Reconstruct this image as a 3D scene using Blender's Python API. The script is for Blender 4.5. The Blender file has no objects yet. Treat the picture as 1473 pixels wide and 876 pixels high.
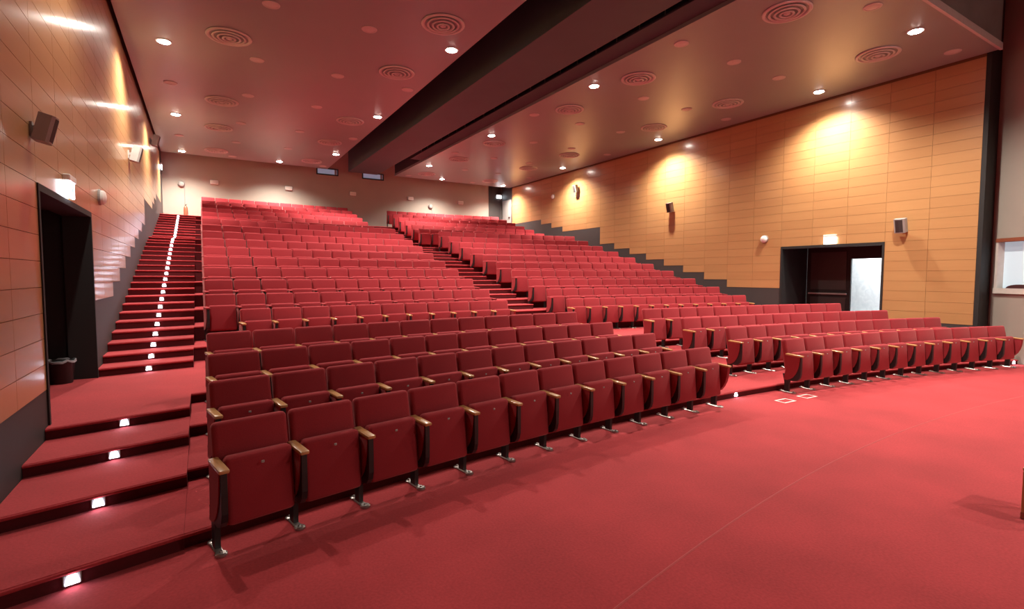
import bpy, bmesh, math, random
from mathutils import Matrix, Vector
random.seed(4)
sc = bpy.context.scene
C = sc.collection

# ------------------------------------------------------------------ camera
YAW, PIT, ROLL, FPX, CAMZ = 0.54566, -0.05698, 0.00173, 732.54, 1.8957
def cam_matrix():
    cy, sy, cp, sp = math.cos(YAW), math.sin(YAW), math.cos(PIT), math.sin(PIT)
    f = Vector((sy*cp, cy*cp, sp)); r = Vector((cy, -sy, 0)); u = r.cross(f)
    r2 = r*math.cos(ROLL) + u*math.sin(ROLL); u2 = -r*math.sin(ROLL) + u*math.cos(ROLL)
    return Matrix(((r2.x, u2.x, -f.x, 0), (r2.y, u2.y, -f.y, 0), (r2.z, u2.z, -f.z, CAMZ), (0, 0, 0, 1)))
cd = bpy.data.cameras.new('camera'); cam = bpy.data.objects.new('camera', cd); C.objects.link(cam)
cd.sensor_width = 36.0; cd.lens = 36.0*FPX/1473.0; cd.clip_start = 0.05; cd.clip_end = 200
cam.matrix_world = cam_matrix(); sc.camera = cam

# ------------------------------------------------------------------ world, exposure
w = bpy.data.worlds.new('world'); sc.world = w; w.use_nodes = True
w.node_tree.nodes['Background'].inputs[0].default_value = (0.9, 0.92, 1.0, 1)
w.node_tree.nodes['Background'].inputs[1].default_value = 0.02
sc.view_settings.view_transform = 'Standard'; sc.view_settings.look = 'None'
sc.view_settings.gamma = 1.0; sc.view_settings.use_curve_mapping = False
sc.view_settings.exposure = 0.12
LAMP_W = 1750.0            # one ceiling downlight
LAMP_COL = (1.0, 0.87, 0.74)

# ------------------------------------------------------------------ hall dimensions
XL, XR, H, L, CE = -1.311, 14.811, 6.74, 25.6, 24.55
XC, YC = 6.569, -23.934                      # centre of the seating arcs
TOP = 8.5                                    # underside of the roof slab
def arc_y(x, apex): return YC + math.sqrt((apex-YC)**2 - (x-XC)**2)

# ------------------------------------------------------------------ materials
def nt(name):
    m = bpy.data.materials.new(name); m.use_nodes = True
    t = m.node_tree; return m, t, t.nodes['Principled BSDF']
def node(t, typ, **kw):
    n = t.nodes.new(typ)
    for k, v in kw.items():
        if k in n.inputs: n.inputs[k].default_value = v
        else: setattr(n, k, v)
    return n
def plain(name, col, rough=0.6, metal=0.0, var=0.12, scale=9.0, bump=0.0, spec=0.5, coat=0.0, sheen=0.0):
    m, t, p = nt(name)
    tc = node(t, 'ShaderNodeTexCoord'); nz = node(t, 'ShaderNodeTexNoise', Scale=scale, Detail=4.0)
    t.links.new(tc.outputs['Object'], nz.inputs['Vector'])
    mx = node(t, 'ShaderNodeMix', data_type='RGBA')
    mx.inputs[6].default_value = (*[c*(1-var) for c in col], 1); mx.inputs[7].default_value = (*[min(1, c*(1+var)) for c in col], 1)
    t.links.new(nz.outputs['Fac'], mx.inputs[0]); t.links.new(mx.outputs[2], p.inputs['Base Color'])
    p.inputs['Roughness'].default_value = rough; p.inputs['Metallic'].default_value = metal
    p.inputs['Specular IOR Level'].default_value = spec; p.inputs['Coat Weight'].default_value = coat
    if sheen: p.inputs['Sheen Weight'].default_value = sheen; p.inputs['Sheen Roughness'].default_value = 0.5
    if bump:
        b = node(t, 'ShaderNodeBump', Strength=bump, Distance=0.01); t.links.new(nz.outputs['Fac'], b.inputs['Height']); t.links.new(b.outputs['Normal'], p.inputs['Normal'])
    return m
def fabric(name, col, fine, sheen, wear, lo_=0.72):
    m, t, p = nt(name)
    tc = node(t, 'ShaderNodeTexCoord')
    a = node(t, 'ShaderNodeTexNoise', Scale=fine, Detail=3.0); b = node(t, 'ShaderNodeTexNoise', Scale=1.3, Detail=5.0)
    t.links.new(tc.outputs['Object'], a.inputs['Vector']); t.links.new(tc.outputs['Object'], b.inputs['Vector'])
    oi = node(t, 'ShaderNodeObjectInfo')
    ad = node(t, 'ShaderNodeMath', operation='MULTIPLY_ADD'); ad.inputs[1].default_value = 0.55; ad.inputs[2].default_value = 0.0
    t.links.new(a.outputs['Fac'], ad.inputs[0])
    ad2 = node(t, 'ShaderNodeMath', operation='MULTIPLY_ADD'); ad2.inputs[1].default_value = wear
    t.links.new(b.outputs['Fac'], ad2.inputs[0]); t.links.new(ad.outputs[0], ad2.inputs[2])
    ad3 = node(t, 'ShaderNodeMath', operation='MULTIPLY_ADD'); ad3.inputs[1].default_value = 0.12
    t.links.new(oi.outputs['Random'], ad3.inputs[0]); t.links.new(ad2.outputs[0], ad3.inputs[2])
    mx = node(t, 'ShaderNodeMix', data_type='RGBA')
    mx.inputs[6].default_value = (*[c*lo_ for c in col], 1); mx.inputs[7].default_value = (*[c*(2-lo_) for c in col], 1)
    t.links.new(ad3.outputs[0], mx.inputs[0]); t.links.new(mx.outputs[2], p.inputs['Base Color'])
    p.inputs['Roughness'].default_value = 0.9; p.inputs['Specular IOR Level'].default_value = 0.15
    p.inputs['Sheen Weight'].default_value = sheen; p.inputs['Sheen Roughness'].default_value = 0.45
    p.inputs['Sheen Tint'].default_value = (1.0, 0.55, 0.55, 1)
    bp = node(t, 'ShaderNodeBump', Strength=0.35, Distance=0.004); t.links.new(a.outputs['Fac'], bp.inputs['Height']); t.links.new(bp.outputs['Normal'], p.inputs['Normal'])
    return m
def wood(name, c0, c1, axis, rough, coat, stretch=16.0, var=True):
    m, t, p = nt(name)
    tc = node(t, 'ShaderNodeTexCoord'); mp = node(t, 'ShaderNodeMapping')
    s = [stretch]*3; s[axis] = 0.9; mp.inputs['Scale'].default_value = s
    src = node(t, 'ShaderNodeNewGeometry')
    t.links.new(src.outputs['Position'], mp.inputs['Vector'])
    a = node(t, 'ShaderNodeTexNoise', Scale=1.0, Detail=6.0, Roughness=0.6); t.links.new(mp.outputs[0], a.inputs['Vector'])
    oi = node(t, 'ShaderNodeObjectInfo'); ri = src.outputs['Random Per Island']
    ad = node(t, 'ShaderNodeMath', operation='ADD'); t.links.new(oi.outputs['Random'], ad.inputs[0]); t.links.new(ri, ad.inputs[1])
    fr = node(t, 'ShaderNodeMath', operation='FRACT'); t.links.new(ad.outputs[0], fr.inputs[0])
    ma = node(t, 'ShaderNodeMath', operation='MULTIPLY_ADD'); ma.inputs[1].default_value = 0.35 if var else 0.0
    t.links.new(fr.outputs[0], ma.inputs[0])
    sc2 = node(t, 'ShaderNodeMath', operation='MULTIPLY'); sc2.inputs[1].default_value = 0.65; t.links.new(a.outputs['Fac'], sc2.inputs[0]); t.links.new(sc2.outputs[0], ma.inputs[2])
    mx = node(t, 'ShaderNodeMix', data_type='RGBA'); mx.inputs[6].default_value = (*c0, 1); mx.inputs[7].default_value = (*c1, 1)
    t.links.new(ma.outputs[0], mx.inputs[0]); t.links.new(mx.outputs[2], p.inputs['Base Color'])
    p.inputs['Roughness'].default_value = rough; p.inputs['Coat Weight'].default_value = coat; p.inputs['Coat Roughness'].default_value = 0.16
    return m
def emit(name, col, strength):
    m, t, p = nt(name)
    p.inputs['Base Color'].default_value = (*col, 1); p.inputs['Emission Color'].default_value = (*col, 1); p.inputs['Emission Strength'].default_value = strength
    return m
M = {}
M['carpet'] = fabric('red_carpet', (0.30, 0.029, 0.036), 55.0, 0.22, 0.6, 0.35)
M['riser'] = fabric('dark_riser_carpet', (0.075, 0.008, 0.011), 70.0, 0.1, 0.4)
M['seam'] = fabric('carpet_seam_pile', (0.40, 0.062, 0.068), 90.0, 0.3, 0.3)
M['fabric'] = fabric('red_upholstery', (0.28, 0.025, 0.034), 160.0, 0.25, 0.25)
M['black'] = plain('black_metal', (0.012, 0.011, 0.012), 0.45)
M['steel'] = plain('dull_steel', (0.42, 0.41, 0.40), 0.35, metal=0.9, scale=40)
M['armwood'] = wood('armrest_beech', (0.36, 0.17, 0.06), (0.58, 0.32, 0.13), 1, 0.35, 0.3, 30)
M['wood'] = wood('wall_wood_veneer', (0.37, 0.195, 0.08), (0.47, 0.265, 0.112), 1, 0.34, 0.6, 12)
M['joint'] = plain('dark_joint', (0.17, 0.085, 0.04), 0.8)
M['base'] = plain('charcoal_wall_base', (0.040, 0.036, 0.037), 0.6, scale=3)
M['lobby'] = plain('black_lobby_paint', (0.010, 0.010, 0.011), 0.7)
M['plaster'] = plain('grey_beige_plaster', (0.36, 0.33, 0.29), 0.85, var=0.05, scale=2)
M['ceil'] = plain('wine_brown_ceiling', (0.215, 0.275, 0.28), 0.33, var=0.05, scale=1.2)
M['ceiltrim'] = plain('pale_pink_ceiling_fitting', (0.46, 0.49, 0.49), 0.5)
M['void'] = plain('dark_void_paint', (0.045, 0.06, 0.068), 0.8, scale=2)
M['duct'] = plain('dark_duct_board', (0.06, 0.092, 0.102), 0.6, scale=2)
M['grey'] = plain('grey_plastic', (0.30, 0.29, 0.285), 0.5)
M['midgrey'] = plain('grey_door_paint', (0.22, 0.225, 0.22), 0.5, scale=3)
M['white'] = plain('white_plastic', (0.78, 0.80, 0.79), 0.45)
M['tape'] = plain('white_tape', (0.85, 0.72, 0.70), 0.6)
M['frame'] = plain('white_window_frame', (0.62, 0.60, 0.56), 0.5)
M['binbag'] = plain('grey_bin_liner', (0.30, 0.31, 0.34), 0.3)
M['extred'] = plain('red_brown_cylinder', (0.28, 0.09, 0.05), 0.4)
M['darkred'] = plain('dark_red_vinyl', (0.07, 0.018, 0.02), 0.5)
M['bulk'] = plain('grey_bulkhead_board', (0.17, 0.175, 0.175), 0.8, scale=1.5, var=0.25)
M['lamp'] = emit('downlight_glow', (1.0, 0.93, 0.84), 60.0)
M['led'] = emit('step_led_glow', (0.82, 0.84, 1.0), 22.0)
M['exit'] = emit('exit_sign_glow', (0.86, 0.92, 1.0), 9.0)
M['exitmark'] = emit('exit_sign_mark', (0.25, 0.75, 0.45), 2.0)
M['bluepane'] = emit('lit_booth_glass', (0.30, 0.38, 0.52), 0.35)
M['boothpane'] = emit('lit_control_room_glass', (0.50, 0.62, 0.70), 0.5)
m, t_, p_ = nt('white_marbled_wall')
tc_ = node(t_, 'ShaderNodeTexCoord'); wv = node(t_, 'ShaderNodeTexNoise', Scale=5.0, Detail=6.0, Distortion=1.5); t_.links.new(tc_.outputs['Object'], wv.inputs['Vector'])
mx_ = node(t_, 'ShaderNodeMix', data_type='RGBA'); mx_.inputs[6].default_value = (0.55, 0.58, 0.60, 1); mx_.inputs[7].default_value = (0.85, 0.86, 0.85, 1)
t_.links.new(wv.outputs['Fac'], mx_.inputs[0]); t_.links.new(mx_.outputs[2], p_.inputs['Base Color']); M['marble'] = m

# ------------------------------------------------------------------ mesh helpers
def mesh_of(name, verts, faces, mat, smooth=False):
    me = bpy.data.meshes.new(name); me.from_pydata(verts, [], faces); me.update()
    me.materials.append(M[mat])
    if smooth: me.polygons.foreach_set('use_smooth', [True]*len(me.polygons))
    return me
class MB:
    def __init__(s): s.v = []; s.f = []
    def add(s, v, f):
        o = len(s.v); s.v += [tuple(a) for a in v]; s.f += [tuple(i+o for i in q) for q in f]; return s
    def box(s, x0, x1, y0, y1, z0, z1):
        v = [(x, y, z) for x in (x0, x1) for y in (y0, y1) for z in (z0, z1)]
        return s.add(v, [(0, 1, 3, 2), (4, 6, 7, 5), (0, 4, 5, 1), (2, 3, 7, 6), (0, 2, 6, 4), (1, 5, 7, 3)])
    def rbox(s, x0, x1, y0, y1, z0, z1, r, seg=2, mat=None):
        bm = bmesh.new(); bmesh.ops.create_cube(bm, size=1)
        for v in bm.verts: v.co = Vector(((x0+x1)/2+v.co.x*(x1-x0), (y0+y1)/2+v.co.y*(y1-y0), (z0+z1)/2+v.co.z*(z1-z0)))
        bmesh.ops.bevel(bm, geom=list(bm.edges), offset=r, segments=seg, affect='EDGES', profile=0.5)
        if mat is not None: bmesh.ops.transform(bm, matrix=mat, verts=bm.verts)
        bm.verts.index_update(); s.add([v.co[:] for v in bm.verts], [[v.index for v in f.verts] for f in bm.faces]); bm.free(); return s
    def prism(s, poly, axis, a, b):
        # poly: 2D points in the two other axes (order x,y,z minus axis), extruded from a to b
        def p3(q, t):
            l = list(q); l.insert(axis, t); return tuple(l)
        n = len(poly); v = [p3(q, a) for q in poly] + [p3(q, b) for q in poly]
        f = [tuple(range(n)), tuple(range(2*n-1, n-1, -1))] + [(i, (i+1) % n, n+(i+1) % n, n+i) for i in range(n)]
        return s.add(v, f)
    def tube(s, a, b, r, n=8, r2=None):
        a = Vector(a); b = Vector(b); d = (b-a).normalized(); q = d.orthogonal().normalized(); w_ = d.cross(q); r2 = r if r2 is None else r2
        v = [a+(q*math.cos(t)+w_*math.sin(t))*r for t in [2*math.pi*i/n for i in range(n)]] + [b+(q*math.cos(t)+w_*math.sin(t))*r2 for t in [2*math.pi*i/n for i in range(n)]]
        return s.add(v, [tuple(range(n-1, -1, -1)), tuple(range(n, 2*n))] + [(i, (i+1) % n, n+(i+1) % n, n+i) for i in range(n)])
    def lathe(s, prof, n=24, axis=2, at=(0, 0, 0)):
        v = []; f = []
        for r, h in prof:
            for i in range(n):
                t = 2*math.pi*i/n; l = [r*math.cos(t), r*math.sin(t)]; l.insert(axis, h); v.append(tuple(l[k]+at[k] for k in range(3)))
        m_ = len(prof)
        for j in range(m_-1):
            for i in range(n): f.append((j*n+i, j*n+(i+1) % n, (j+1)*n+(i+1) % n, (j+1)*n+i))
        f.append(tuple(range(n-1, -1, -1))); f.append(tuple((m_-1)*n+i for i in range(n)))
        return s.add(v, f)
    def mesh(s, name, mat, smooth=False):
        me = mesh_of(name, s.v, s.f, mat)
        bm = bmesh.new(); bm.from_mesh(me); bmesh.ops.recalc_face_normals(bm, faces=bm.faces); bm.to_mesh(me); bm.free()
        if smooth: shade(me)
        return me
def shade(me, ang=math.radians(35)):
    me.polygons.foreach_set('use_smooth', [True]*len(me.polygons))
    try: me.set_sharp_from_angle(angle=ang)
    except Exception: pass
def ob(name, me, parent=None, loc=(0, 0, 0), rz=0.0):
    o = bpy.data.objects.new(name, me); C.objects.link(o); o.parent = parent; o.location = loc; o.rotation_euler = (0, 0, rz); return o
def tag(o, label=None, cat=None, group=None, kind=None):
    if label: o['label'] = label
    if cat: o['category'] = cat
    if group: o['group'] = group
    if kind: o['kind'] = kind
    return o
def struct(name, mb, mat, parent=None, smooth=False):
    o = ob(name, mb.mesh(name, mat, smooth), parent)
    if parent is None: o['kind'] = 'structure'
    return o
def empty(name, loc=(0, 0, 0), rz=0.0):
    o = ob(name, None, None, loc, rz); o.empty_display_size = 0.1; return o
def copy_tree(o, loc, rz=None):
    r = o.copy(); C.objects.link(r); r.location = loc
    if rz is not None: r.rotation_euler = (0, 0, rz)
    for ch in o.children:
        c = ch.copy(); C.objects.link(c); c.parent = r
        for g in ch.children:
            d = g.copy(); C.objects.link(d); d.parent = c
    return r
ORD = ['first', 'second', 'third', 'fourth', 'fifth', 'sixth', 'seventh', 'eighth', 'ninth', 'tenth', 'eleventh', 'twelfth', 'thirteenth', 'fourteenth', 'fifteenth', 'sixteenth', 'seventeenth', 'eighteenth', 'nineteenth', 'twentieth',
       'twenty-first', 'twenty-second', 'twenty-third', 'twenty-fourth', 'twenty-fifth', 'twenty-sixth', 'twenty-seventh', 'twenty-eighth', 'twenty-ninth', 'thirtieth', 'thirty-first', 'thirty-second', 'thirty-third', 'thirty-fourth']

# ------------------------------------------------------------------ floor, platforms, stairs
floor = struct('floor', MB().box(-8, 24, -8, L+0.3, -0.3, 0.0), 'carpet')
tag(floor, 'red carpeted floor with stepped seating platforms and stairs')
def sector(mb, x0, x1, ap0, ap1, z0, z1, n=28, nose=True):
    xs = [x0+(x1-x0)*i/n for i in range(n+1)]
    y1 = (lambda x: min(arc_y(x, ap1), L)) if ap1 is not None else (lambda x: L)
    v = []
    for x in xs: v += [(x, arc_y(x, ap0), z0), (x, arc_y(x, ap0), z1-0.012), (x, arc_y(x, ap0)+0.012, z1), (x, max(y1(x), arc_y(x, ap0)+0.03), z1), (x, max(y1(x), arc_y(x, ap0)+0.03), z0)]
    f = []
    for i in range(n):
        for k in range(5): f.append((i*5+k, i*5+(k+1) % 5, (i+1)*5+(k+1) % 5, (i+1)*5+k))
    f.append((0, 1, 2, 3, 4)); f.append(tuple(n*5+k for k in (4, 3, 2, 1, 0)))
    mb.add(v, f)
    if nose:   # rounded carpet nosing along the tread edge
        v = []; f = []; r = 0.014
        for x in xs:
            yy = arc_y(x, ap0)
            v += [(x, yy-r*math.sin(a), z1-0.016+r*math.cos(a)) for a in [math.pi*2*k/8 for k in range(8)]]
        for i in range(n):
            for k in range(8): f.append((i*8+k, i*8+(k+1) % 8, (i+1)*8+(k+1) % 8, (i+1)*8+k))
        mb.add(v, f)
    return mb
# back-top apex radius (as y on the axis) and floor height of every row
YB, ZR = {}, {}
for k, (y, z) in enumerate([(4.88, 0.0), (5.94, 0.10), (6.96, 0.20), (8.01, 0.32), (10.70, 0.44)]): YB[k+1], ZR[k+1] = y, z
for k in range(6, 15): YB[k] = 11.63+0.935*(k-6); ZR[k] = 0.68+0.265*(k-6)
for k in range(15, 21): YB[k] = 20.6+0.86*(k-15); ZR[k] = 3.01+0.24*(k-15)
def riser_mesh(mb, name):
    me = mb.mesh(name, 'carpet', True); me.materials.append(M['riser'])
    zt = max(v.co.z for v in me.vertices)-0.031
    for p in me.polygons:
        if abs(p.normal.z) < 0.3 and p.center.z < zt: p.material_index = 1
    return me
XP = -0.16                                   # edge of the platforms along the side aisle
for k in range(2, 21):
    a0 = YB[k-1]+0.03; a1 = YB[k]+0.06 if k < 20 else None
    mb = sector(MB(), XP, XR if k > 2 else 14.98, a0, a1 if k > 2 else a1, 0.0 if k < 6 else ZR[k]-0.6, ZR[k])
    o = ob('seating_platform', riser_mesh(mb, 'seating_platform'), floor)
# side aisle stairs
side = []                                    # (apex of riser, level above)
for a, z in ((4.89, 0.11), (5.80, 0.22), (6.63, 0.33), (7.35, 0.44)): side.append((a, z))
zz = 0.44
for j in range(18):
    zz += 0.12 if j < 2 else 0.1325
    side.append((10.12+0.4675*j, zz))
side += [(18.54, ZR[14]+0.1), (19.0, ZR[15])]
for j in range(10): side.append((20.20+0.43*j, ZR[15]+0.12*(j+1)))
for i, (a, z) in enumerate(side):
    a1 = side[i+1][0]+0.03 if i+1 < len(side) else None
    mb = sector(MB(), XL, XP, a, a1, 0.0 if i < 6 else z-0.5, z, 6)
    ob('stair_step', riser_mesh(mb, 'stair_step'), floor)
# half steps of the centre aisle
cen = []
for k in range(2, 21):
    if k in (2, 3, 4, 5): continue
    mid = 0.46 if k < 16 else 0.43
    x0, x1 = (6.44, 8.06) if k < 15 else (6.05, 7.72)
    a = YB[k-1]+0.03; cen.append((a-mid, (ZR[k-1]+ZR[k])/2)); cen.append((a, ZR[k]))
    mb = sector(MB(), x0, x1, a-mid, a+0.02, ZR[k-1]-0.05, (ZR[k-1]+ZR[k])/2, 8)
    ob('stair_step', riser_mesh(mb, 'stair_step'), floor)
# carpet seam on the open floor
def seam_y(x): return 2.775-0.0195*(x-7.9)**2 if x < 7.9 else 2.775-0.016*(x-7.9)**2
v, f = [], []
for i in range(41):
    x = 0.2+14.0*i/40; v += [(x, seam_y(x)-0.009, 0.001), (x, seam_y(x), 0.005), (x, seam_y(x)+0.009, 0.001)]
for i in range(40): f += [(i*3, i*3+3, i*3+4, i*3+1), (i*3+1, i*3+4, i*3+5, i*3+2)]
me = mesh_of('carpet_seam', v, f, 'seam'); ob('carpet_seam', me, floor)

# ------------------------------------------------------------------ walls with wood panels
PW, PH, ZB = 0.904, 0.2465, 1.53
def base_top(y, s):                          # s: first column line of the wall, steps follow the rows
    k = round((y-s)/PW-0.5)                  # column index
    if k < 5: return ZB-3*PH
    if k < 7: return ZB
    if k < 14: return ZB+(k-6)*PH
    if k < 17: return ZB+10*PH
    if k < 18: return ZB+11*PH
    if k < 19: return ZB+12*PH
    return ZB+13*PH
def side_wall(name, X, sgn, s, k0, ndoor):
    # sgn +1: wood faces +x (wall on the camera's side), -1: faces -x
    d0, d1 = s+2*PW, s+5*PW; dz0, dz1 = 0.44, ZB+5*PH
    yend = 24.40
    mb = MB(); xb = X-sgn*0.30; xw = X-sgn*0.022
    yA, yB = s+k0*PW, L+0.3
    def seg(y0, y1, z0, z1): mb.box(min(xb, xw), max(xb, xw), y0, y1, z0, z1)
    seg(yA, d0, 0, TOP); seg(d1, yB, 0, TOP); seg(d0, d1, dz1, TOP); seg(d0, d1, 0, dz0-0.01)
    wall = struct(name, mb, 'joint')
    # charcoal base, one piece for each stretch of constant height
    k = k0; last = int((yend-s)/PW)+1; z_prev = None; start = None; runs = []
    for k in range(k0, last+1):
        y0 = s+k*PW; y1 = min(y0+PW, yend)
        if y1-y0 < 0.05: continue
        if 2 <= k < 5: z = None
        else: z = base_top(y0+PW/2, s)
        if runs and runs[-1][2] == z: runs[-1][1] = y1
        else: runs.append([y0, y1, z])
    for y0, y1, z in runs:
        if z is None: continue
        x0, x1 = sorted((X-sgn*0.024, X-sgn*0.004))
        ob('base_panel', MB().box(x0, x1, y0, y1, 0.0, z).mesh('base_panel', 'base'), wall)
    ob('base_panel', MB().box(*sorted((X-sgn*0.024, X-sgn*0.004)), yend, L, 0.0, TOP-0.1).mesh('base_panel', 'base'), wall)
    # wood panels
    g = 0.0025; cells = []
    for k in range(k0, last+1):
        y0 = s+k*PW; y1 = min(y0+PW, yend)
        if y1-y0 < 0.08: continue
        for j in range(-3, 22):
            z0 = ZB+j*PH; z1 = min(z0+PH, H-0.02)
            if z1-z0 < 0.06: continue
            if 2 <= k < 5:
                if z0 < dz1-0.05: continue
            elif z0 < base_top(y0+PW/2, s)-0.05: continue
            cells.append((y0, y1, z0, z1))
    x0, x1 = sorted((X-sgn*0.022, X))
    full = MB().box(x0-X, x1-X, g, PW-g, g, PH-g).mesh('wood_panel', 'wood')
    def dist(c): return (c[0]+c[1])/2 if (c[0]+c[1])/2 > 3.0 else 50
    cells.sort(key=lambda c: dist(c)+0.02*abs(c[2]-2.5))
    for i, (y0, y1, z0, z1) in enumerate(cells[:300]):
        if abs(y1-y0-PW) < 1e-3 and abs(z1-z0-PH) < 1e-3: me = full
        else: me = MB().box(x0-X, x1-X, g, y1-y0-g, g, z1-z0-g).mesh('wood_panel', 'wood')
        ob('wood_panel', me, wall, (X, y0, z0))
    mb = MB()
    for y0, y1, z0, z1 in cells[300:]: mb.box(x0, x1, y0+g, y1-g, z0+g, z1-g)
    tag(ob('wood_cladding', mb.mesh('wood_cladding', 'wood'), wall), kind='stuff')
    # doorway lobby
    xo = X-sgn*1.45
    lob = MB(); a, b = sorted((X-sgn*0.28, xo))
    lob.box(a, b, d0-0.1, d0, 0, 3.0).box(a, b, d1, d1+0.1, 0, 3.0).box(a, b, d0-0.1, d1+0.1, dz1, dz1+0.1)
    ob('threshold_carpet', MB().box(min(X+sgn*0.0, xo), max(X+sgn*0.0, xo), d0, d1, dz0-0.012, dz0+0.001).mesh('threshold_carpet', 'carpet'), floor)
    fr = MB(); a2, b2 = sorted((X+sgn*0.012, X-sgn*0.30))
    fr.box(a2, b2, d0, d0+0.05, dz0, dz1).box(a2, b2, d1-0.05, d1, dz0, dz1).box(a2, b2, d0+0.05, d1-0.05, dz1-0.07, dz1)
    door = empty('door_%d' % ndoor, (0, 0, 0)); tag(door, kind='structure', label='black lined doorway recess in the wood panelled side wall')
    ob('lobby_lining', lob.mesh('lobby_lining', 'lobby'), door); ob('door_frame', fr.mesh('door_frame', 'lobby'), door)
    return wall, door, d0, d1, dz0, dz1, xo
SL, SR = 4.66, 4.385
wl, doorL, dl0, dl1, dz0, dz1, xoL = side_wall('wall_left', XL, 1, SL, -9, 1)
wr, doorR, dr0, dr1, _, _, xoR = side_wall('wall_right', XR, -1, SR, 0, 2)
# leaves inside the lobbies
def leaf(door, x, y0, y1, z0, z1, sgn, bar=True):
    d = ob('door_leaf', MB().box(x-0.03, x+0.03, y0, y1, z0, z1).mesh('door_leaf', 'lobby'), door)
    p = MB(); xf = x+sgn*0.03; a, b = sorted((xf, xf+sgn*0.012))
    p.box(a, b, y0+0.12, y1-0.12, z0+1.05, z1-0.15).box(a, b, y0+0.12, y1-0.12, z0+0.12, z0+0.82)
    ob('raised_panel', p.mesh('raised_panel', 'base'), d)
    if bar:
        a, b = sorted((xf+sgn*0.02, xf+sgn*0.07))
        ob('push_bar', MB().rbox(a, b, y0+0.08, y1-0.08, z0+0.9, z0+0.95, 0.01).mesh('push_bar', 'grey'), d)
leaf(doorL, xoL, dl0+0.02, (dl0+dl1)/2-0.01, dz0, dz1, 1); leaf(doorL, xoL, (dl0+dl1)/2+0.01, dl1-0.02, dz0, dz1, 1)
leaf(doorR, xoR, 7.62, dr1-0.02, dz0, dz1, -1)
hb = MB().box(xoR-0.03, xoR+0.03, dr0, 7.62, 2.40, dz1).box(xoR-0.03, xoR+0.03, dr0, dr0+0.3, dz0, 2.40)
ob('door_head', hb.mesh('door_head', 'lobby'), doorR)
# lit corridor behind the open leaf
cor = MB().box(17.6, 17.7, 4.5, 11, 0.2, 3.2).box(xoR+0.04, 17.6, 4.5, 11, 0.3, 0.44).box(xoR+0.04, 17.6, 4.5, 11, 3.1, 3.2).box(xoR+0.04, 17.6, 4.4, 4.5, 0.2, 3.2).box(xoR+0.04, 17.6, 11, 11.1, 0.2, 3.2)
struct('wall_corridor', cor, 'marble')
lt = bpy.data.lights.new('corridor_lamp', 'AREA'); lt.energy = 120; lt.size = 0.8; lt.color = (0.92, 0.97, 1.0)
lo = ob('corridor_lamp', lt, None, (16.95, 7.0, 3.05)); lo['kind'] = 'helper'

# back wall
bw = MB().box(XL-0.3, XR+0.3, L, L+0.3, 0, TOP)
wb = struct('wall_back', bw, 'plaster')
ob('door_surround', MB().box(13.98, XR-0.03, L-0.03, L, 3.5, 7.2).mesh('door_surround', 'base'), wb)
d3 = empty('door_3'); tag(d3, kind='structure', label='grey exit door at the top of the hall beside the lit wood wall')
ob('door_leaf', MB().rbox(XR-0.035, XR-0.006, 24.46, 25.42, 4.21, 6.12, 0.008).mesh('door_leaf', 'midgrey'), d3)
ob('door_handle', MB().rbox(XR-0.09, XR-0.036, 24.56, 24.70, 5.14, 5.18, 0.01).mesh('door_handle', 'steel'), d3)
# stage side return, splayed wall with the control-room window
struct('wall_return', MB().box(XR+0.31, 15.43, 4.30, 4.60, 0, TOP).box(XR, XR+0.32, 4.30, 4.384, 0, TOP), 'lobby')
A, B = Vector((15.43, 4.30)), Vector((15.0, 3.555)); dd = (B-A).normalized(); nn = Vector((dd.y, -dd.x))
if nn.dot(-A) < 0: nn = -nn
def quad_wall(mb, t0, t1, z0, z1, d0=0.0, d1=-0.25):
    pts = [A+dd*t0+nn*d0, A+dd*t1+nn*d0, A+dd*t1+nn*d1, A+dd*t0+nn*d1]
    return mb.prism([(p.x, p.y) for p in pts], 2, z0, z1)
WT = (B-A).length
mb = MB(); w0, w1, wz0, wz1 = 0.15, WT+0.35, 1.63, 2.66
quad_wall(mb, -0.02, w0, 0, TOP); quad_wall(mb, w0, w1, 0, wz0); quad_wall(mb, w0, w1, wz1, TOP); quad_wall(mb, w1, WT+0.6, 0, TOP)
E_ = A+dd*(WT+0.6); mb.box(E_.x-0.02, E_.x+0.25, -8, E_.y+0.02, 0, TOP)
ws = struct('wall_stage', mb, 'plaster')
win = empty('window_1'); tag(win, kind='structure', label='white framed control room window in the beige stage wall')
mf = MB(); quad_wall(mf, w0-0.03, w1, wz0-0.12, wz0, 0.05, -0.15); quad_wall(mf, w0-0.03, w0+0.03, wz0, wz1, 0.03, -0.12); ob('window_frame', mf.mesh('window_frame', 'frame'), win)
ob('window_head', quad_wall(MB(), w0-0.04, w1, wz1, wz1+0.08, 0.04, -0.1).mesh('window_head', 'extred'), win)
ob('pane', quad_wall(MB(), w0, w1, wz0, wz1, -0.12, -0.14).mesh('pane', 'boothpane'), win)
hp = [(0.30*math.cos(math.pi*i/14), 0.085*math.sin(math.pi*i/14)) for i in range(15)]
ct = MB().prism(hp, 1, -0.025, 0.025)
cp = A+dd*(w0+0.46)-nn*0.08
tag(ob('chair_top', ct.mesh('chair_top', 'darkred'), None, (cp.x, cp.y, wz0+0.001), math.atan2(dd.y, dd.x)), 'dark red rounded chair top at the control room window', 'chair')
# enclosure behind the camera
struct('wall_stage_back', MB().box(-8, 24, -8.3, -8, 0, TOP).box(-8.3, -8, -8, 3.2, 0, TOP).box(-8, XL-0.3, SL-9*PW-0.3, SL-9*PW, 0, TOP).box(23.7, 24, -8, 12, 0, TOP).box(15.43, 24, 11.7, 12, 0, TOP), 'plaster')

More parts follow.
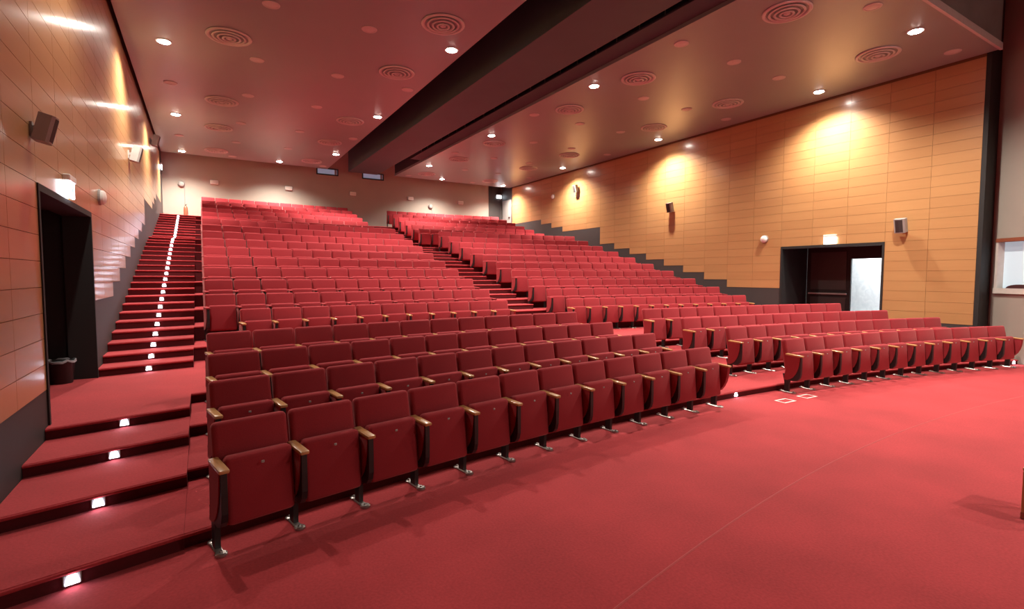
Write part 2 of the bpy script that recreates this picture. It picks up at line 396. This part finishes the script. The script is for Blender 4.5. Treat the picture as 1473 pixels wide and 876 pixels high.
# ------------------------------------------------------------------ ceiling
CX0, CX1 = 5.02, 8.17
ceil = struct('ceiling', MB().box(-8.3, 24, -8.3, L+0.3, TOP, TOP+0.2), 'void')
for x0, x1 in ((XL+0.06, CX0), (CX1, XR-0.10)):
    ob('ceiling_panel', MB().box(x0, x1, 4.15, CE, H, H+0.10).mesh('ceiling_panel', 'ceil'), ceil)
    ob('edge_strip', MB().box(x0, x1, 4.10, 4.15, H-0.02, H+0.12).mesh('edge_strip', 'ceiltrim'), ceil)
for x0, x1 in ((CX0-0.06, CX0-0.02), (CX1+0.02, CX1+0.06)):
    ob('void_lining', MB().box(x0, x1, 4.15, CE, H+0.1, TOP).mesh('void_lining', 'void'), ceil)
ob('front_bulkhead', MB().box(XL, CX0-0.02, 4.16, 4.3, H+0.12, TOP).box(CX1+0.02, XR, 4.16, 4.3, H+0.12, TOP).mesh('front_bulkhead', 'bulk'), ceil)
dk = MB().box(5.95, 7.30, 4.6, 24.5, 6.70, TOP-0.05)
tag(ob('air_duct', dk.mesh('air_duct', 'duct')), 'long dark boxed air duct running inside the open ceiling slot', 'duct')
rl = empty('catwalk_railing', (0, 0, 0)); tag(rl, 'dark catwalk railing with short posts along the ceiling slot edge', 'railing')
for z in (7.02, 7.30): ob('rail', MB().tube((CX1-0.10, 4.4, z), (CX1-0.10, 21.0, z), 0.018, 6).mesh('rail', 'grey'), rl)
pm = MB().tube((0, 0, 6.86), (0, 0, 7.32), 0.014, 6).mesh('post', 'grey')
for i in range(24): ob('post', pm, rl, (CX1-0.10, 4.6+0.7*i, 0))
ob('deck_plate', MB().box(CX1-0.5, CX1+0.02, 4.4, 21.0, 6.82, 6.86).mesh('deck_plate', 'void'), rl)

# ------------------------------------------------------------------ ceiling fittings
GX = [-0.55, 1.19, 2.95, 4.72, 8.70, 10.45, 12.2, 14.0]; GY = [4.72, 7.52, 10.3, 13.05, 15.72, 18.68, 21.4, 24.02]
LIT = {(0, 1), (0, 3), (0, 5), (0, 7), (3, 2), (3, 4), (3, 6), (2, 7), (4, 0), (4, 2), (4, 4), (4, 6), (5, 7), (6, 0), (7, 1), (7, 3), (7, 5), (7, 7)}
colname = ['first', 'second', 'third', 'fourth', 'fifth', 'sixth', 'seventh', 'eighth']
ring = MB().lathe([(0.115, -0.001), (0.115, -0.014), (0.145, -0.014), (0.15, -0.006), (0.15, -0.001)], 24).mesh('trim_ring', 'ceiltrim', True)
lens_on = MB().lathe([(0.118, 0.0), (0.118, -0.012), (0.10, -0.024)], 20).mesh('lens', 'lamp')
lens_off = MB().lathe([(0.114, 0.0), (0.114, -0.010), (0.08, -0.018)], 20).mesh('lens', 'ceiltrim', True)
def spot(p, e=1.0):
    l = bpy.data.lights.new('downlight_beam', 'SPOT'); l.energy = LAMP_W*e; l.color = LAMP_COL; l.spot_size = math.radians(140); l.spot_blend = 1.0; l.shadow_soft_size = 0.085
    return l
for i, x in enumerate(GX):
    for j, y in enumerate(GY):
        on = (i, j) in LIT
        if not on and j == 0 and i < 4: continue
        t = empty('ceiling_downlight', (x, y, H))
        place = '%s line from the %s, %s from back wall' % (colname[i if i < 4 else 7-i], 'stair side wall' if i < 4 else 'doorway wall', colname[7-j])
        tag(t, ('glowing downlight, ' if on else 'unlit pale downlight, ')+place, 'downlight', 'lit ceiling downlights' if on else 'unlit ceiling downlights')
        ob('trim_ring', ring, t); ob('lens', lens_on if on else lens_off, t)
        if on:
            s_ = ob('beam', spot(0, 0.35 if (i, j) == (0, 1) else 1.0), t, (0, 0, -0.06)); s_['kind'] = 'helper'
VX = [0.60, 4.11, 9.30, 12.76]; VY = [5.62, 9.35, 12.1, 16.6, 19.6, 23.2]
def torus(mb, R, r, z, n=32, k=6):
    v = []; f = []
    for i in range(n):
        a = 2*math.pi*i/n
        for j in range(k):
            b = 2*math.pi*j/k; rr = R+r*math.cos(b); v.append((rr*math.cos(a), rr*math.sin(a), z+0.6*r*math.sin(b)))
    for i in range(n):
        for j in range(k): f.append((i*k+j, ((i+1) % n)*k+j, ((i+1) % n)*k+(j+1) % k, i*k+(j+1) % k))
    return mb.add(v, f)
vr = [torus(MB(), R, r, z).mesh('diffuser_ring', 'ceiltrim', True) for R, r, z in ((0.385, 0.035, -0.012), (0.29, 0.022, -0.03), (0.20, 0.022, -0.045), (0.11, 0.022, -0.055))]
vb = MB().lathe([(0.36, -0.001), (0.36, -0.008)], 32).mesh('diffuser_back', 'ceil')
vc = MB().lathe([(0.055, -0.008), (0.055, -0.05), (0.03, -0.065)], 16).mesh('diffuser_hub', 'ceiltrim', True)
for i, x in enumerate(VX):
    for j, y in enumerate(VY):
        if j == 0 and i < 2: continue
        t = empty('ceiling_air_diffuser', (x, y, H))
        tag(t, 'pale round ringed ceiling air diffuser, %s from the back wall, %s line' % (colname[5-j], ['stair wall', 'slot near', 'slot far', 'doorway wall'][i]), 'diffuser', 'round ceiling air diffusers')
        ob('diffuser_back', vb, t); ob('diffuser_hub', vc, t)
        for m_ in vr: ob('diffuser_ring', m_, t)

# unseen fill lights added under the roof slab to brighten the seat fronts
for i, (x, y) in enumerate(((7.8, -6.2), (12.6, -5.4))):
    t = empty('stage_fill_light', (x, y, TOP)); tag(t, 'added round fill light under the dark roof, %s' % ('over the open floor', 'behind the open floor')[i], 'fill light', 'added stage fill lights')
    ob('housing', MB().lathe([(0.16, -0.001), (0.18, -0.10), (0.18, -0.22), (0.15, -0.22)], 20).mesh('housing', 'black', True), t); ob('lens', MB().lathe([(0.14, -0.18), (0.14, -0.215)], 20).mesh('lens', 'lamp'), t)
    s_ = ob('beam', spot(0, 2.1), t, (0, 0, -0.28)); s_['kind'] = 'helper'

# ------------------------------------------------------------------ theatre seats
PIT_W = 0.53
def back_mesh():
    mb = MB(); m_ = Matrix.Translation((0, 0.015, 0.36)) @ Matrix.Rotation(math.radians(-11), 4, 'X')
    mb.rbox(-0.2555, 0.2555, -0.05, 0.045, 0.0, 0.505, 0.036, 3, m_)
    return mb
def back_shell():
    m_ = Matrix.Translation((0, 0.015, 0.36)) @ Matrix.Rotation(math.radians(-11), 4, 'X')
    return MB().rbox(-0.225, 0.225, 0.04, 0.058, 0.03, 0.47, 0.008, 1, m_)
def seat_mesh():
    m_ = Matrix.Translation((0, -0.105, 0.185)) @ Matrix.Rotation(math.radians(-5), 4, 'X')
    return MB().rbox(-0.226, 0.226, -0.06, 0.055, 0.0, 0.47, 0.036, 3, m_)
DP = [(-0.228, 0.610), (-0.226, 0.55), (-0.216, 0.47), (-0.196, 0.39), (-0.164, 0.32), (-0.12, 0.262), (-0.07, 0.225), (-0.02, 0.206)]
PB = [(0.035, 0.206), (0.01, 0.36), (0.005, 0.610)]
def panel_mesh(end=False):
    """upholstered D-shaped cheeks on both faces of the upright; a full-thickness D at a row's closing end"""
    if end: return MB().prism([(y*1.05, z) for y, z in DP] + PB, 0, -0.026, 0.026)
    return MB().prism(DP + PB, 0, -0.029, -0.021).prism(DP + PB, 0, 0.021, 0.029)
CORE = [(-0.240, 0.606), (-0.243, 0.45), (-0.240, 0.32), (-0.225, 0.262), (-0.19, 0.222), (-0.13, 0.202), (0.03, 0.202), (0.005, 0.36), (0.0, 0.606)]
def edge_mesh(): return MB().prism(CORE, 0, -0.0205, 0.0205)
def arm_mesh():
    m_ = Matrix.Translation((0, 0, 0.622)) @ Matrix.Rotation(math.radians(2.5), 4, 'X')
    return MB().rbox(-0.033, 0.033, -0.262, 0.02, -0.013, 0.015, 0.009, 2, m_)
def leg_mesh():
    mb = MB(); v = []
    for z, a, y0, y1 in ((0.0, 0.018, -0.045, 0.035), (0.16, 0.018, -0.05, 0.03), (0.30, 0.022, -0.075, 0.06)): v += [(-a, y0, z), (a, y0, z), (a, y1, z), (-a, y1, z)]
    f = [(3, 2, 1, 0), (8, 9, 10, 11)] + [(j*4+k, j*4+(k+1) % 4, j*4+4+(k+1) % 4, j*4+4+k) for j in (0, 1) for k in range(4)]
    return mb.add(v, f)
def foot_mesh():
    mb = MB().rbox(-0.026, 0.026, -0.14, 0.11, 0.0, 0.016, 0.006, 1)
    mb.lathe([(0.040, 0.0), (0.040, 0.014), (0.03, 0.022)], 14, 2, (0, -0.12, 0)); mb.lathe([(0.034, 0.0), (0.034, 0.014), (0.025, 0.02)], 14, 2, (0, 0.09, 0))
    mb.lathe([(0.011, 0.02), (0.011, 0.032)], 6, 2, (0, -0.12, 0)); mb.lathe([(0.011, 0.018), (0.011, 0.03)], 6, 2, (0, 0.09, 0))
    return mb
ME = dict(back=back_mesh().mesh('backrest', 'fabric', True), shell=back_shell().mesh('back_shell', 'black'), seat=seat_mesh().mesh('seat_cushion', 'fabric', True), panel=panel_mesh().mesh('side_panel', 'fabric'), endpanel=panel_mesh(True).mesh('side_panel', 'fabric'), redarm=arm_mesh().mesh('armrest', 'fabric', True),
          edge=edge_mesh().mesh('panel_core', 'black'), arm=arm_mesh().mesh('armrest', 'armwood', True), leg=leg_mesh().mesh('leg', 'black'), foot=foot_mesh().mesh('foot_plate', 'steel', True),
          tagm=MB().rbox(-0.011, 0.011, -0.174, -0.166, 0.585, 0.603, 0.003, 1).mesh('seat_number_plate', 'grey'))
def standard(t, x, near, row, end=False):
    ob('armrest', ME['arm' if row < 6 else 'redarm'], t, (x, 0, 0))
    if end: ob('side_panel', ME['endpanel'], t, (x, 0, 0))
    else:
        p = ob('side_panel', ME['panel'], t, (x, 0, 0)); ob('panel_core', ME['edge'], p)
    l = ob('leg', ME['leg'], t, (x, 0, 0))
    if near: ob('foot_plate', ME['foot'], l)
def place(blk, row, k):
    """seat centre on its row, turned to face the arc centre"""
    up = row >= 15
    x0 = (0.03, 8.12)[blk] if not up else (0.05, 7.85)[blk]
    pw = PIT_W if not up else (0.496, 0.506)[blk]
    R = YB[row]-0.126-YC
    a = math.asin((x0-XC)/R)+pw*(k+0.5)/R
    return (XC+R*math.sin(a), YC+R*math.cos(a), ZR[row]), -a, pw/PIT_W
n_ind = 0
rest = []
def row_seats(blk, row):
    return [k for k in range(12) if not (blk == 0 and row == 5 and k == 0)]
for row in range(1, 21):
    for blk in (0, 1):
        ks = row_seats(blk, row)
        for k in ks:
            loc, rz, sx = place(blk, row, k)
            if n_ind < 299:
                n_ind += 1
                t = empty('theatre_seat', loc, rz)
                dsc = 'red folding theatre seat'
                if blk == 0: lab = '%s, %s from the lit side aisle, %s row of near block' % (dsc, ORD[k], ORD[row-1] if row > 1 else 'front')
                else: lab = '%s, %s from the centre aisle, %s row of far block' % (dsc, ORD[k], ORD[row-1] if row > 1 else 'front')
                tag(t, lab, 'theatre seat', 'red theatre seats of the %s block' % ('near', 'far')[blk])
                b = ob('backrest', ME['back'], t)
                ob('back_shell', ME['shell'], b)
                c = ob('seat_cushion', ME['seat'], t)
                if row <= 3: ob('seat_number_plate', ME['tagm'], c)
                standard(t, -PIT_W/2, row <= 6, row)
                if k == ks[-1]: standard(t, PIT_W/2, row <= 6, row, True)
            else: rest.append((loc, rz, sx, k == ks[-1]))
# the seats of the farthest rows, past three hundred, in one object
def simple(mb_list):
    V, F, MI = [], [], []
    for mi, mb in mb_list:
        o = len(V); V += mb.v; F += [tuple(i+o for i in q) for q in mb.f]; MI += [mi]*len(mb.f)
    return V, F, MI
def std_mb(x):
    def sh(mb): mb.v = [(a+x, b, c) for a, b, c in mb.v]; return mb
    return [(0, sh(arm_mesh())), (0, sh(panel_mesh())), (2, sh(edge_mesh())), (2, sh(leg_mesh()))]
lowb = MB().rbox(-0.2555, 0.2555, -0.05, 0.045, 0.0, 0.505, 0.03, 2, Matrix.Translation((0, 0.015, 0.36)) @ Matrix.Rotation(math.radians(-11), 4, 'X'))
lows = MB().rbox(-0.222, 0.222, -0.06, 0.055, 0.0, 0.465, 0.03, 2, Matrix.Translation((0, -0.105, 0.185)) @ Matrix.Rotation(math.radians(-5), 4, 'X'))
one = simple([(0, lowb), (0, lows)]+std_mb(-PIT_W/2)); end = simple([(0, lowb), (0, lows)]+std_mb(-PIT_W/2)+std_mb(PIT_W/2))
V, F, MI = [], [], []
for loc, rz, sx, last in rest:
    v_, f_, mi_ = end if last else one
    mt = Matrix.Translation(loc) @ Matrix.Rotation(rz, 4, 'Z') @ Matrix.Diagonal((sx, 1, 1, 1)); o = len(V)
    V += [(mt @ Vector(q))[:] for q in v_]; F += [tuple(i+o for i in q) for q in f_]; MI += mi_
me = bpy.data.meshes.new('upper_seating'); me.from_pydata(V, [], F)
for k in ('fabric', 'armwood', 'black'): me.materials.append(M[k])
me.polygons.foreach_set('material_index', MI); me.update()
bm = bmesh.new(); bm.from_mesh(me); bmesh.ops.recalc_face_normals(bm, faces=bm.faces); bm.to_mesh(me); bm.free(); shade(me)
tag(ob('upper_seating', me), 'dense red folding seats of the uppermost rows below the back wall', 'theatre seats', kind='stuff')

# ------------------------------------------------------------------ step lights
bez = MB().rbox(-0.045, 0.045, -0.010, 0.002, -0.038, 0.038, 0.006, 1).mesh('bezel', 'grey')
glow = MB().prism([(-0.034, -0.028), (0.034, -0.028), (0.02, 0.028), (-0.02, 0.028)], 1, -0.016, -0.009).mesh('lamp_lens', 'led')
def step_light(x, apex, z, label, group):
    t = empty('step_light', (x, arc_y(x, apex), z), -math.asin((x-XC)/(apex-YC)))
    tag(t, label, 'step light', group); ob('bezel', bez, t); ob('lamp_lens', glow, t)
zl = 0.0
for i, (a, z) in enumerate(side):
    step_light(-0.73, a, (zl+z)/2-0.005, 'small glowing step light on the %s riser of the side aisle stairs' % ORD[i], 'side aisle step lights'); zl = z
step_light(7.06, YB[1]+0.03, 0.05, 'small glowing step light at the foot of the centre aisle', 'centre aisle step lights')
step_light(14.86, YB[1]+0.03, 0.05, 'small glowing step light beside the last front-row seat at the beige wall', 'centre aisle step lights')
for i, (a, z) in enumerate(cen):
    if z > ZR[14]: break
    step_light(6.58, a, z-0.062, 'tiny glowing step light on the %s riser of the centre aisle stairs' % ORD[i], 'centre aisle step lights')

# ------------------------------------------------------------------ wall and floor fittings
def speaker(X, sgn, y, z, label, s=1.0):
    t = empty('wall_speaker', (X, y, z), 0 if sgn > 0 else math.pi); tag(t, label, 'speaker', 'wall speakers')
    tilt = Matrix.Translation((0.17*s, 0, 0)) @ Matrix.Rotation(math.radians(14), 4, 'Y')
    pr = [(-0.10, -0.13), (0.05, -0.13), (0.085, -0.09), (0.10, 0.0), (0.085, 0.09), (0.05, 0.13), (-0.10, 0.13)]
    mb = MB().prism([(a*s, b*s) for a, b in pr], 2, -0.19*s, 0.19*s); mb.v = [(tilt @ Vector(q))[:] for q in mb.v]
    ob('cabinet', mb.mesh('cabinet', 'grey'), t)
    pg = [(0.052, -0.122), (0.09, -0.085), (0.105, 0.0), (0.09, 0.085), (0.052, 0.122)]
    mb = MB().prism([(a*s, b*s) for a, b in pg], 2, -0.165*s, 0.165*s); mb.v = [(tilt @ Vector(q))[:] for q in mb.v]
    ob('grille', mb.mesh('grille', 'base'), t)
    ob('bracket', MB().box(0.001, 0.02, -0.05*s, 0.05*s, -0.12*s, 0.08*s).box(0.015, 0.13*s, -0.02, 0.02, -0.03, 0.02).mesh('bracket', 'grey'), t)
speaker(XL, 1, 6.35, 3.24, 'large grey wall speaker above the dark doorway on the stair side', 0.66)
speaker(XL, 1, 14.0, 4.54, 'grey wall speaker midway up the stair side wall', 0.9)
speaker(XL, 1, 20.2, 6.2, 'small grey wall speaker high up near the stair top', 0.9)
speaker(XR, -1, 5.81, 3.13, 'grey wall speaker beside the doorway with the white panel', 0.9)
speaker(XR, -1, 13.07, 4.38, 'grey wall speaker midway along the bright wood wall', 0.9)
speaker(XR, -1, 18.61, 5.85, 'small dark wall speaker high on the bright wood wall', 0.9)
def sounder(X, sgn, y, z, label):
    t = empty('alarm_sounder', (X, y, z)); tag(t, label, 'alarm', 'round alarm sounders')
    s_ = sgn
    ob('base_plate', MB().lathe([(0.12, 0.001*s_), (0.12, 0.03*s_)], 20, 0).mesh('base_plate', 'grey'), t)
    ob('cover', MB().lathe([(0.105, 0.03*s_), (0.105, 0.06*s_), (0.08, 0.085*s_), (0.03, 0.095*s_)], 20, 0).mesh('cover', 'white', True), t)
sounder(XL, 1, 9.93, 3.07, 'round white alarm disc beside the dark doorway on the stair side')
sounder(XR, -1, 9.43, 3.02, 'round white alarm disc beside the doorway with the white panel')
sounder(XR, -1, 20.5, 5.75, 'small round white alarm disc high at the back of the bright wall')
def exit_sign(loc, rz, label, s=1.0):
    t = empty('exit_sign', loc, rz); tag(t, label, 'exit sign', 'lit exit signs')
    ob('housing', MB().rbox(-0.17*s, 0.17*s, -0.07, -0.001, 0.06*s, 0.13*s, 0.01).mesh('housing', 'white'), t)
    p = ob('lit_panel', MB().rbox(-0.16*s, 0.16*s, -0.05, -0.02, -0.12*s, 0.06*s, 0.006).mesh('lit_panel', 'exit'), t)
    mk = MB().prism([(-0.02*s, -0.02*s), (0.05*s, -0.02*s), (0.05*s, -0.045*s), (0.10*s, 0.0), (0.05*s, 0.045*s), (0.05*s, 0.02*s), (-0.02*s, 0.02*s)], 1, -0.053, -0.049)
    mk.v = [(a, b, c-0.03*s) for a, b, c in mk.v]
    ob('arrow', mk.mesh('arrow', 'exitmark'), p)
exit_sign((XL, 7.72, 2.90), math.pi/2, 'glowing exit sign over the dark doorway on the stair side')
exit_sign((XR, 7.50, 2.90), -math.pi/2, 'glowing exit sign over the doorway with the white panel')
exit_sign((14.62, L-0.03, 6.40), 0, 'glowing exit sign over the grey door at the hall top', 0.9)
exit_sign((XL, 24.95, 6.22), math.pi/2, 'glowing exit sign in the back corner above the stairs', 0.9)
for i, x in enumerate((0.55, 3.50, 6.40, 9.34, 12.21)):
    t = empty('wall_light_box', (x, L, 5.87)); tag(t, 'small white box light on the back wall, %s from the stair side' % ORD[i], 'wall light', 'white boxes on the back wall')
    ob('housing', MB().rbox(-0.15, 0.15, -0.09, -0.001, -0.085, 0.085, 0.015).mesh('housing', 'white', True), t)
    ob('cover', MB().rbox(-0.13, 0.13, -0.10, -0.088, -0.065, 0.065, 0.005).mesh('cover', 'frame'), t)
for x, z, lab in ((-0.64, 5.68, 'round grey wall beacon with a conduit above the stair top'), (10.45, 5.54, 'round grey wall beacon with a conduit behind the far seats')):
    t = empty('wall_beacon', (x, L, z)); tag(t, lab, 'beacon', 'back wall beacons')
    ob('dome', MB().lathe([(0.13, -0.001), (0.13, -0.05), (0.09, -0.11), (0.03, -0.13)], 18, 1).mesh('dome', 'grey', True), t)
    ob('conduit', MB().tube((0.10, -0.02, 0.0), (0.10, -0.02, 4.2-z), 0.018, 8).mesh('conduit', 'grey'), t)
t = empty('fire_extinguisher', (-0.52, L-0.09, 4.36)); tag(t, 'reddish brown fire extinguisher standing against the wall at stair top', 'extinguisher')
ob('cylinder', MB().lathe([(0.07, -0.13), (0.075, -0.1), (0.075, 0.33), (0.05, 0.40), (0.02, 0.43)], 16).mesh('cylinder', 'extred', True), t)
ob('valve', MB().tube((0, 0, 0.42), (0, 0, 0.47), 0.018, 8).tube((0, 0, 0.47), (0.06, -0.02, 0.49), 0.01, 6).mesh('valve', 'black'), t)
for i, (x0, x1, n_) in enumerate(((4.78, 5.68, 2), (6.92, 7.90, 3))):
    t = empty('window_%d' % n_); tag(t, kind='structure', label='small bluish projection booth window under the ceiling, %s' % ('beside the slot', 'below the air duct')[i])
    z0, z1 = 6.70, 6.93
    ob('window_frame', MB().box(x0-0.05, x1+0.05, L-0.05, L, z0-0.05, z0).box(x0-0.05, x1+0.05, L-0.05, L, z1, z1+0.04).box(x0-0.05, x0, L-0.05, L, z0, z1).box(x1, x1+0.05, L-0.05, L, z0, z1).mesh('window_frame', 'black'), t)
    ob('pane', MB().box(x0, x1, L-0.02, L, z0, z1).mesh('pane', 'bluepane'), t)
    ob('side_post', MB().box(x1-0.12, x1-0.02, L-0.03, L-0.02, z0, z1).mesh('side_post', 'grey'), t)
# waste bin in the doorway
t = empty('waste_bin', (-1.66, 8.93, 0.441)); tag(t, 'black waste bin with a grey liner in the dark doorway', 'bin')
ob('bin_body', MB().lathe([(0.12, 0.0), (0.125, 0.015), (0.155, 0.29), (0.16, 0.305), (0.14, 0.305)], 20).mesh('bin_body', 'black', True), t)
bl = MB(); v = []; f = []
for i in range(20):
    a = 2*math.pi*i/20; w_ = 0.012*math.sin(5*a)+0.008*math.sin(11*a)
    for r, z in ((0.14, 0.28), (0.152, 0.315+w_), (0.167, 0.31+w_), (0.169, 0.285+w_)): v.append((r*math.cos(a), r*math.sin(a), z))
for i in range(20):
    for k in range(3): f.append((i*4+k, ((i+1) % 20)*4+k, ((i+1) % 20)*4+k+1, i*4+k+1))
ob('bin_liner', bl.add(v, f).mesh('bin_liner', 'binbag', True), t)
# tape marks on the floor
for (cx_, cy_, lab) in ((7.52, 4.38, 'square outline of white tape on the carpet in the centre aisle'), (8.10, 4.37, 'square outline of white tape under the first far block seat')):
    t = empty('tape_mark', (cx_, cy_, 0.0), -0.03); tag(t, lab, 'tape mark', 'tape squares on the carpet')
    for (x0, x1, y0, y1) in ((-0.14, 0.14, -0.09, -0.065), (-0.14, 0.14, 0.065, 0.09), (-0.14, -0.115, -0.065, 0.065), (0.115, 0.14, -0.065, 0.065)):
        ob('tape_strip', MB().box(x0, x1, y0, y1, 0.0005, 0.003).mesh('tape_strip', 'tape'), t)
# low wooden stool reaching into the picture edge
t = empty('wooden_stool', (5.60, 1.10, 0.0), -0.06); tag(t, 'low orange wooden stool whose leg shows at the floor edge', 'stool')
ob('seat', MB().rbox(-0.185, 0.185, -0.15, 0.15, 0.38, 0.41, 0.01).mesh('seat', 'armwood', True), t)
for x in (-0.16, 0.16):
    for y in (-0.125, 0.125):
        l = ob('leg', MB().rbox(x-0.022, x+0.022, y-0.022, y+0.022, 0.05, 0.38, 0.006).mesh('leg', 'armwood'), t)
        ob('foot_cap', MB().rbox(x-0.024, x+0.024, y-0.024, y+0.024, 0.0, 0.055, 0.006).mesh('foot_cap', 'extred'), l)
ob('apron', MB().box(-0.14, 0.14, -0.135, -0.115, 0.32, 0.38).box(-0.14, 0.14, 0.115, 0.135, 0.32, 0.38).mesh('apron', 'armwood'), t)
